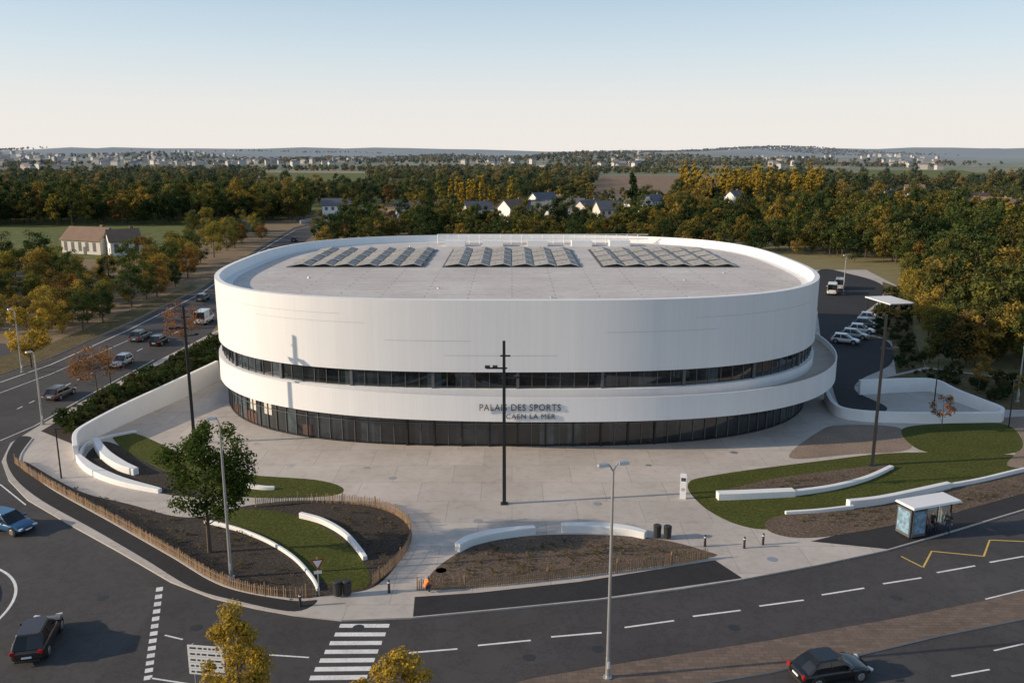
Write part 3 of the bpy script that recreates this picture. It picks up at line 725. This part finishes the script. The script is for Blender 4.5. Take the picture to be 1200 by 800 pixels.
# ------------------------------------------------------------ houses
def house(u,v,w,d,h,rz,wallm='farwall',roofm='slate',name='house'):
    e=empty(name,P(u,v),rz); b=B(); b.box((0,0,h/2),(w,d,h)); 
    rh=d*.42
    b.add([(-w/2,-d/2,h),(-w/2,d/2,h),(-w/2,0,h+rh-.1),(w/2,-d/2,h),(w/2,d/2,h),(w/2,0,h+rh-.1)],[(0,2,1),(3,4,5)])
    b.obj('walls',wallm,e)
    r=B(); o=.4
    for s in(-1,1):
        r.add([(-w/2-o,s*(d/2+o),h-.3),(w/2+o,s*(d/2+o),h-.3),(w/2+o,0,h+rh),(-w/2-o,0,h+rh),(-w/2-o,s*(d/2+o),h-.12),(w/2+o,s*(d/2+o),h-.12),(w/2+o,0,h+rh+.18),(-w/2-o,0,h+rh+.18)],[(0,1,2,3),(4,5,6,7),(0,1,5,4),(0,3,7,4),(1,2,6,5)])
    r.obj('roof',roofm,e)
    c_=B(); c_.box((w*.3,.3,h+rh),(.9,.6,1.6)); c_.obj('chimney','tile',e)
    g=B()
    for x in np.arange(-w/2+1.5,w/2-1,2.6):
        for z in ([1.5] if h<4 else [1.5,h-1.3]):
            g.box((x,-d/2-.02,z),(1.1,.06,1.3))
    for y in(-d/4,d/4): g.box((-w/2-.02,y,1.5),(.06,1.1,1.3))
    g.box((w*.1,-d/2-.04,1.05),(1.0,.08,2.1)); g.obj('windows_and_door','frame',e)
house(108,296,14,7.5,4.0,-.35,'farwall','tile'); house(146,298,8,7,4.0,.6,'white_wall','tile')
hs=random.Random(5)
HS=[(602,260),(622,257),(640,260),(655,258),(668,255),(690,259),(712,261),(636,249),(650,247),(748,254),(560,260),(1135,255),(1165,254),(1120,248),(1185,256),(990,238),(1070,235),(905,236),(1145,246),(480,258),(395,258),(765,250),(1040,240),(860,246)]
for u,v in HS:
    house(u,v,hs.uniform(9,13),hs.uniform(6,7.5),hs.uniform(4.6,6.4),hs.uniform(-.9,.9),hs.choice(['farwall','white_wall','white_wall']),hs.choice(['slate','slate','tile']))
e=empty('warehouse',P(268,271),.05); bb=B(); bb.box((0,0,1.8),(14,8,3.6)); bb.box((0,0,3.75),(14.6,8.6,.3),1,0,.9)
for x in range(-5,6,3): bb.box((x,-4.03,1.5),(2,.06,2.4),2)
M['green']=plain('green_sheet',(.05,.12,.09),.5); bb.obj('shed',['green','slate','frame'],e)
strip('viaduct_parapet',cr(px([(352,262),(400,252),(436,249),(470,249)]),False,6),.6,-.1,1.2,'kerb',None,0)
strip('viaduct_parapet',cr(px([(372,277),(415,261),(450,257),(478,255)]),False,6),.6,-.1,1.0,'kerb',None,0)
bb=B()
for i in range(420):
    if i<270: az=rng.normal(-.33,.10); r_=rng.uniform(1700,4200)
    else: az=rng.choice([-.02,.14,.30,.42,-.5])+rng.normal(0,.02); r_=rng.uniform(1300,4200)
    x=r_*math.sin(az);y=r_*math.cos(az); zb=relief(x,y)
    w=rng.uniform(8,16);d=rng.uniform(8,11);h=rng.uniform(3.5,6.5)
    rz=rng.uniform(-.7,.7); bb.box((x,y,zb+h/2+1),(w,d,h+4),0,rz); bb.box((x,y,zb+h+4.3),(w+.6,d+.6,2.6),1,rz,.1)
def haze_tinted(name,c):  # far building colour with the painted distance haze mixed in
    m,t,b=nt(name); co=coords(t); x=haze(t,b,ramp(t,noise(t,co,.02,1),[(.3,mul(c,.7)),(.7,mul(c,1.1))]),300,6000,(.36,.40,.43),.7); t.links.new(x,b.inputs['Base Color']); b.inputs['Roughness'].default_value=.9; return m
bb.obj('distant_village',[haze_tinted('village_walls',(.58,.53,.47)),haze_tinted('village_roofs',(.15,.13,.13))])
e=empty('water_tower',P(153,182.0)); bb=B(); bb.cyl((0,0,0),(0,0,40),5,4,16); bb.cyl((0,0,40),(0,0,48),6,12,16); bb.cyl((0,0,48),(0,0,54),12,11,16); bb.obj('tower',[haze_tinted('tower_concrete',(.35,.35,.35))],e)
# ------------------------------------------------------------ trees
def tree_mesh(name,h,cr_,base,nc,per,ls,leaf,seed,top=.5,trunk=.18,sub=.34,conic=0.,squash=1.0):
    r=np.random.default_rng(seed); bb=B()
    lean=r.normal(0,.02,2)*h
    tp=[Vector((lean[0]*t*t,lean[1]*t*t,h*.85*t)) for t in (0,.25,.5,.75,1)]
    for i in range(4): bb.cyl(tp[i],tp[i+1],trunk*(1-.23*i),trunk*(1-.23*(i+1)),7,0,False)
    ch=(h-base)/2; cz=base+ch; C=[]
    for k in range(nc):
        while True:
            p=r.uniform(-1,1,3)
            if .25<np.linalg.norm(p)<1: break
        p=p/np.linalg.norm(p)**.45
        w=1-conic*(p[2]*.5+.5); C.append((p[0]*cr_*.8*w+lean[0]*.6,p[1]*cr_*.8*w+lean[1]*.6,cz+p[2]*ch*.86,r.uniform(.7,1.25),r.random()))
    for k,(x,y,z,_,_) in enumerate(C):
        if k%2==0 or nc<14:
            t=max(.22,min(.9,(z-ch*.5)/(h*.85)));q=t*4;i=min(3,int(q));s=tp[i].lerp(tp[i+1],q-i)
            mid=s.lerp(Vector((x,y,z)),.5)+Vector((0,0,-.03*h)); rr=trunk*.38*(1-t*.6)
            bb.cyl(s,mid,rr,rr*.6,5,0,False); bb.cyl(mid,Vector((x,y,z)),rr*.6,rr*.2,4,0,False)
    nb=len(bb.f); V=[];tone=[]
    for (x,y,z,s,tn) in C:
        d=r.normal(size=(per,3)); d/=np.linalg.norm(d,axis=1)[:,None]
        rad=cr_*sub*s*(r.random(per)**.45)[:,None]; p=np.array([x,y,z])+d*rad*np.array([1,1,.8*squash])
        nrm=d+r.normal(size=(per,3))*.55; nrm[:,2]+=.25; nrm/=np.linalg.norm(nrm,axis=1)[:,None]
        a=np.cross(nrm,r.normal(size=(per,3))); a/=np.linalg.norm(a,axis=1)[:,None]; b=np.cross(nrm,a)
        sz=(ls*r.uniform(.55,1.25,per))[:,None]
        q=np.stack([p-a*sz*.5,p-b*sz*.33,p+a*sz*.5,p+b*sz*.33],1); V.append(q.reshape(-1,3))
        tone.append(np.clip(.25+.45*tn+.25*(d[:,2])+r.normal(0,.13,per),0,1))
    V=np.concatenate(V); k0=len(bb.v); nf=len(V)//4
    vs=bb.v+[tuple(x) for x in V]; fs=bb.f+[(k0+4*i,k0+4*i+1,k0+4*i+2,k0+4*i+3) for i in range(nf)]
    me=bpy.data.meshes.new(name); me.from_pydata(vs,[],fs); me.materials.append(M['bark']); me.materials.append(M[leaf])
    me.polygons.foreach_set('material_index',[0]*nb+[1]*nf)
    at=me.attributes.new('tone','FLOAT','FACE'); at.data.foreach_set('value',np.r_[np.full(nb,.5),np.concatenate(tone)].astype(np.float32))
    me.update(); return me
def put(name,me,u,v,rz=0,s=1):
    o=bpy.data.objects.new(name,me); o.location=P(u,v); o.rotation_euler=(0,0,rz); o.scale=(s,)*3; return link(o)
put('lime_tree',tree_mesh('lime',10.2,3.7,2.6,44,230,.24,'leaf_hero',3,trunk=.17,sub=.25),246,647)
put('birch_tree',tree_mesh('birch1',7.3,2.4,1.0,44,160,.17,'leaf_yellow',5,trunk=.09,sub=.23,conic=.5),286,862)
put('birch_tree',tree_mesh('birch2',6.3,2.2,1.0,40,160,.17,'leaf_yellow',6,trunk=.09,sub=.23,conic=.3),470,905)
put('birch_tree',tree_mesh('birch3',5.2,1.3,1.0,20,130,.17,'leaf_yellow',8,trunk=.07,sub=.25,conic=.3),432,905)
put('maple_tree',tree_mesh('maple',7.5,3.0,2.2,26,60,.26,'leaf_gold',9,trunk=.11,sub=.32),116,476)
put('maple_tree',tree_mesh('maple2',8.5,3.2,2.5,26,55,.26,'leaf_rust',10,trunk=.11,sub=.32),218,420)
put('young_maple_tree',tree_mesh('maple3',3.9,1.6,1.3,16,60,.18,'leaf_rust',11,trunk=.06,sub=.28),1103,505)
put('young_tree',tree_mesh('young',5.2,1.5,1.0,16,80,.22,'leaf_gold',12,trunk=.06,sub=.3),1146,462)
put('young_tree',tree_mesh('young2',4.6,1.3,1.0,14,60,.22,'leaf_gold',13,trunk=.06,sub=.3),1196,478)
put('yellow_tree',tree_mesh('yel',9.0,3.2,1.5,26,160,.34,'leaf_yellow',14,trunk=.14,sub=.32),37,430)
def coll(name,meshes):
    c=bpy.data.collections.new(name)
    for i,me in enumerate(meshes):
        o=bpy.data.objects.new(me.name,me); c.objects.link(o)
    return c
def scatter(name,pts,scl,col,zs=None):
    n=len(pts); me=bpy.data.meshes.new(name); me.from_pydata([tuple(p) for p in pts],[],[])
    a=me.attributes.new('scl','FLOAT_VECTOR','POINT'); s=np.asarray(scl,np.float32); zz=s*(rng.uniform(.85,1.2,n) if zs is None else zs)
    a.data.foreach_set('vector',np.c_[s,s,zz].astype(np.float32).ravel())
    a=me.attributes.new('rot','FLOAT_VECTOR','POINT'); a.data.foreach_set('vector',np.c_[np.zeros(n),np.zeros(n),rng.uniform(0,6.28,n)].astype(np.float32).ravel())
    a=me.attributes.new('idx','INT','POINT'); a.data.foreach_set('value',rng.integers(0,100,n).astype(np.int32))
    o=link(bpy.data.objects.new(name,me))
    g=bpy.data.node_groups.new(name+'_scatter','GeometryNodeTree')
    g.interface.new_socket('Geometry',in_out='INPUT',socket_type='NodeSocketGeometry'); g.interface.new_socket('Geometry',in_out='OUTPUT',socket_type='NodeSocketGeometry')
    gi=g.nodes.new('NodeGroupInput');go=g.nodes.new('NodeGroupOutput');ip=g.nodes.new('GeometryNodeInstanceOnPoints');ci=g.nodes.new('GeometryNodeCollectionInfo')
    ci.inputs['Collection'].default_value=col; ci.inputs['Separate Children'].default_value=True; ci.inputs['Reset Children'].default_value=True
    def na(nm,ty): q=g.nodes.new('GeometryNodeInputNamedAttribute'); q.data_type=ty; q.inputs[0].default_value=nm; return q.outputs[0]
    e2=g.nodes.new('FunctionNodeEulerToRotation')
    l=g.links.new; l(gi.outputs[0],ip.inputs['Points']); l(ci.outputs[0],ip.inputs['Instance']); ip.inputs['Pick Instance'].default_value=True
    l(na('idx','INT'),ip.inputs['Instance Index']); l(na('rot','FLOAT_VECTOR'),e2.inputs[0]); l(e2.outputs[0],ip.inputs['Rotation']); l(na('scl','FLOAT_VECTOR'),ip.inputs['Scale'])
    l(ip.outputs[0],go.inputs[0]); o.modifiers.new('scatter','NODES').node_group=g
    return o
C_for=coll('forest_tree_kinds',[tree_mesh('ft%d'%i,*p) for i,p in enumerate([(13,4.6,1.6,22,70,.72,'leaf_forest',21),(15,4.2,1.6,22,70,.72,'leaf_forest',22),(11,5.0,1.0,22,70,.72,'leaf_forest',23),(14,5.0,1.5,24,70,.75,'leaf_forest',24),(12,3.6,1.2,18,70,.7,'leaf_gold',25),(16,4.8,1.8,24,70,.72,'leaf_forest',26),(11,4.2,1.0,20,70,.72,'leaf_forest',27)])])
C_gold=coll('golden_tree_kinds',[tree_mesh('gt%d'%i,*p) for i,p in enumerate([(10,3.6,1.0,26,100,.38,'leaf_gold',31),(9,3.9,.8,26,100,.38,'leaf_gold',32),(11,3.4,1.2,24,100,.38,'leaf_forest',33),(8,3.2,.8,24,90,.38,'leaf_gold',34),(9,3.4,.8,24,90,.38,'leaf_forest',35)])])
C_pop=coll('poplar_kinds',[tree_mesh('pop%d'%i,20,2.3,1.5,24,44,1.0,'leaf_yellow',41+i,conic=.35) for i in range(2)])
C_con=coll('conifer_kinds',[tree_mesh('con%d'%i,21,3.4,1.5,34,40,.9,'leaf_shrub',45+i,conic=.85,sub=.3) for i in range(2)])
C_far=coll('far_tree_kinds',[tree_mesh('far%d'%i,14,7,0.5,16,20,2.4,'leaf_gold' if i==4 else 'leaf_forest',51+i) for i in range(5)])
C_shrub=coll('shrub_kinds',[tree_mesh('shrub%d'%i,1.5,.9,.1,9,40,.22,'leaf_shrub',61+i,trunk=.03,sub=.4) for i in range(3)])
C_tuft=coll('tuft_kinds',[tree_mesh('tuft%d'%i,.35,.22,.0,4,12,.10,'tuft',71+i,trunk=.008,sub=.5) for i in range(3)])
def pip(x,y,poly):
    ins=np.zeros(len(x),bool); n=len(poly); j=n-1
    for i in range(n):
        xi,yi=poly[i][0],poly[i][1];xj,yj=poly[j][0],poly[j][1]
        c_=((yi>y)!=(yj>y))&(x<(xj-xi)*(y-yi)/(yj-yi+1e-12)+xi); ins^=c_; j=i
    return ins
W=lambda pts:[(p.x,p.y) for p in px(pts)]
EXC=[W(SITE),W([(480,246),(400,249),(338,263),(296,288),(228,334),(140,376),(50,415),(-20,436),(-300,500),(-500,1000),(1700,1000),(1700,460),(600,560),(150,480),(240,400),(262,380),(325,318),(372,282),(410,266),(482,259)]),
     W([(80,330),(88,290),(168,290),(172,330)]),W([(-60,426),(0,430),(50,412),(22,398),(-60,392)])]
for u,v in HS:
    p=P(u,v); EXC.append([(p.x-9,p.y-30),(p.x+9,p.y-30),(p.x+9,p.y+7),(p.x-9,p.y+7)])
def grow(poly,spacing,jit=.9,keep=1.,clump=0):
    w=W(poly); xs=[p[0] for p in w];ys=[p[1] for p in w]
    gx,gy=np.meshgrid(np.arange(min(xs),max(xs),spacing),np.arange(min(ys),max(ys),spacing)); x=gx.ravel()+rng.uniform(-jit,jit,gx.size)*spacing*.5;y=gy.ravel()+rng.uniform(-jit,jit,gx.size)*spacing*.5
    k=pip(x,y,w)&(rng.random(x.size)<keep)
    if clump: k&=(np.sin(x/clump+np.cos(y/clump*.7)*2)+np.cos(y/clump*1.3+1)+rng.normal(0,.3,x.size))>-.35
    for e_ in EXC: k&=~pip(x,y,e_)
    return np.c_[x[k],y[k],np.full(k.sum(),-.14)]
a=grow([(1064,318),(1075,372),(1096,425),(1200,440),(1600,440),(1700,262),(1000,262),(930,272),(955,300),(1040,312)],5.6)
scatter('forest',a,rng.uniform(.5,.92,len(a)),C_for)
a=grow([(1056,325),(1070,375),(1090,428),(1200,444),(1400,446),(1400,420),(1200,420),(1120,400),(1085,350),(1070,310)],4.6)
scatter('woodland_edge_trees',a,rng.uniform(.35,.8,len(a)),C_gold)
a=grow([(480,290),(955,300),(1000,292),(960,262),(760,262),(735,272),(500,272)],6.2,.9,.9)
scatter('forest',a,rng.uniform(.4,.68,len(a)),C_for)
a=grow([(480,277),(960,282),(1000,262),(1500,262),(1500,236),(760,240),(735,250),(735,264),(590,264),(560,258),(470,248),(480,262)],7.5,.9,.9)
scatter('forest',a,rng.uniform(.45,.9,len(a)),C_for)
a=grow([(590,266),(735,266),(735,244),(590,244)],8,.9,.6)
scatter('forest',a,rng.uniform(.35,.65,len(a)),C_for)
a=grow([(500,278),(1000,282),(960,262),(500,262)],8,.9,.4); scatter('golden_trees',a,rng.uniform(.45,.8,len(a)),C_gold)
a=grow([(-300,266),(0,266),(200,264),(360,260),(372,250),(360,246),(200,247),(-300,247)],7); scatter('forest',a,rng.uniform(.85,1.15,len(a)),C_for)
a=grow([(-200,352),(0,350),(60,348),(150,340),(222,326),(246,312),(262,296),(220,306),(160,318),(90,320),(0,316),(-200,322)],5.0,.9,.95); scatter('golden_trees',a,rng.uniform(.5,1.0,len(a)),C_gold)
a=grow([(-200,395),(0,392),(62,402),(130,376),(200,350),(222,334),(200,330),(140,345),(60,352),(-200,356)],4.4,.9,.85); scatter('golden_trees',a,rng.uniform(.4,.85,len(a)),C_gold)
a=grow([(220,280),(235,292),(262,300),(310,280),(300,270),(225,270)],6.5,.9,.85); scatter('golden_trees',a,rng.uniform(.5,.9,len(a)),C_gold)
a=grow([(360,300),(500,284),(500,262),(440,262),(400,272),(374,284)],6.5,.9,.85); scatter('forest',a,rng.uniform(.5,.8,len(a)),C_for)
a=grow([(790,244),(965,246),(965,236),(800,236)],6.5,.8,.7); scatter('poplars',a,rng.uniform(.75,1.1,len(a)),C_pop)
a=grow([(525,250),(600,252),(600,246),(525,244)],8,.8,.6); scatter('poplars',a,rng.uniform(.6,.9,len(a)),C_pop)
a=np.array([[*P(u,v)[:2],-.14] for u,v in((738,262),(742,258),(975,250),(640,232),(1068,262))]); scatter('conifers',a,np.array([1,.9,.8,.8,.7]),C_con)
def wedge(r0,r1,spacing,clump,thr):
    out=[]; r=r0
    while r<r1:
        n=int(1.5*r/spacing); az=-.75+1.5*(np.arange(n)+rng.uniform(-.5,.5,n))/n; rr=r+rng.uniform(-.5,.5,n)*spacing
        x=rr*np.sin(az);y=rr*np.cos(az)
        f=np.sin(x/clump*.8+2*np.sin(y/clump*.33))+np.cos(y/clump*.9+x/clump*.4+1.7)+rng.normal(0,.25,n)
        k=f>thr; out.append(np.c_[x[k],y[k],np.full(k.sum(),-.2)]); r+=spacing
    return np.concatenate(out)
OPEN=[W([(690,240),(855,240),(850,204),(700,204)]),W([(990,216),(1190,218),(1235,198),(1005,197)]),W([(295,219),(425,220),(435,201),(305,200)])]
def opened(a):
    for o_ in OPEN: a=a[~pip(a[:,0],a[:,1],o_)]
    return a
a=opened(wedge(460,900,9.5,75,-.6))
scatter('forest',a,rng.uniform(.5,1.05,len(a)),C_for)
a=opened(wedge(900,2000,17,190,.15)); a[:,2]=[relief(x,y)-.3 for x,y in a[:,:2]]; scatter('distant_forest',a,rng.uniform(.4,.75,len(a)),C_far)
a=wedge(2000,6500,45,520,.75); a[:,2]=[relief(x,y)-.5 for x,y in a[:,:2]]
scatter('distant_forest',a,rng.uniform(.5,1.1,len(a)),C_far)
def inside(poly,sp,keep=1.):
    w=W(poly); xs=[p[0] for p in w];ys=[p[1] for p in w]
    gx,gy=np.meshgrid(np.arange(min(xs),max(xs),sp),np.arange(min(ys),max(ys),sp)); x=gx.ravel()+rng.uniform(-.5,.5,gx.size)*sp;y=gy.ravel()+rng.uniform(-.5,.5,gx.size)*sp
    k=pip(x,y,w)&(rng.random(x.size)<keep); return np.c_[x[k],y[k],np.zeros(k.sum())]
a=inside([(66,500),(100,480),(180,438),(252,402),(252,430),(180,462),(105,498),(84,512)],1.15); scatter('shrub_hedge',a,rng.uniform(.8,1.3,len(a)),C_shrub)
a=np.concatenate([inside([(510,686),(512,670),(535,654),(570,640),(650,631),(755,634),(818,646),(680,670)],.55,.55),
 inside([(910,616),(940,604),(1000,598),(1080,586),(1200,560),(1290,540),(1290,548),(1200,576),(1100,600),(1000,620)],.6,.5),
 inside([(850,578),(900,566),(985,554),(1035,547),(1000,563),(930,575)],.6,.5),
 inside([(60,563),(150,594),(215,610),(262,616),(300,630),(340,656),(360,690),(260,680),(200,645),(130,605)],.7,.4),
 inside([(380,592),(440,597),(470,612),(476,632),(460,655),(436,670),(430,650),(405,618)],.7,.35)])
scatter('ground_cover_plants',a,rng.uniform(.5,1.1,len(a)),C_tuft)
a=inside([(1040,340),(1058,342),(1080,430),(1200,448),(1200,476),(1172,474),(1095,446),(1052,436),(1046,400),(1016,386)],1.8,.85); scatter('embankment_shrubs',a,rng.uniform(.4,1.2,len(a)),C_shrub)
# ------------------------------------------------------------ light
AZ=math.radians(-98); EL_=math.radians(18)
sv=Vector((math.sin(AZ)*math.cos(EL_),math.cos(AZ)*math.cos(EL_),math.sin(EL_)))
sd=bpy.data.lights.new('sun','SUN'); sd.energy=5.0; sd.angle=math.radians(.6); sd.color=(1,.80,.58)
so=bpy.data.objects.new('sun',sd); so.rotation_euler=sv.to_track_quat('Z','Y').to_euler(); so.location=(-200,-20,200); link(so)
w=bpy.data.worlds.new('World'); S.world=w; w.use_nodes=True; t=w.node_tree
sk=t.nodes.new('ShaderNodeTexSky'); sk.sky_type='NISHITA'; sk.sun_disc=False; sk.sun_elevation=EL_; sk.sun_rotation=AZ%(2*math.pi)
sk.air_density=1.0; sk.dust_density=1.0; sk.ozone_density=1.5; sk.altitude=50
tc=N(t,'ShaderNodeTexCoord'); sx=N(t,'ShaderNodeSeparateXYZ'); t.links.new(tc.outputs['Generated'],sx.inputs[0])
hf=N(t,'ShaderNodeMapRange',interpolation_type='SMOOTHSTEP'); hf.inputs[1].default_value=-.02; hf.inputs[2].default_value=.42; hf.inputs[3].default_value=.95; hf.inputs[4].default_value=.15
t.links.new(sx.outputs['Z'],hf.inputs[0])
hz=N(t,'ShaderNodeVectorMath',operation='SCALE'); hz.inputs['Scale'].default_value=1/.15
hr=ramp(t,sx.outputs['Z'],[(0,(.90,.85,.80)),(.05,(.86,.84,.82)),(.11,(.70,.79,.86)),(.20,(.48,.65,.82))]); t.links.new(hr,hz.inputs[0])
t.links.new(mix(t,hf.outputs[0],sk.outputs[0],hz.outputs[0]),t.nodes['Background'].inputs[0])
t.nodes['Background'].inputs[1].default_value=.15
S.view_settings.view_transform='Standard'; S.view_settings.look='None'; S.view_settings.exposure=0
cam=bpy.data.cameras.new('camera'); cam.lens=30; cam.sensor_width=36; cam.clip_end=30000; cam.clip_start=.5
co=bpy.data.objects.new('camera',cam); co.location=(0,0,H); co.rotation_euler=(math.pi/2-PITCH,0,0); link(co); S.camera=co
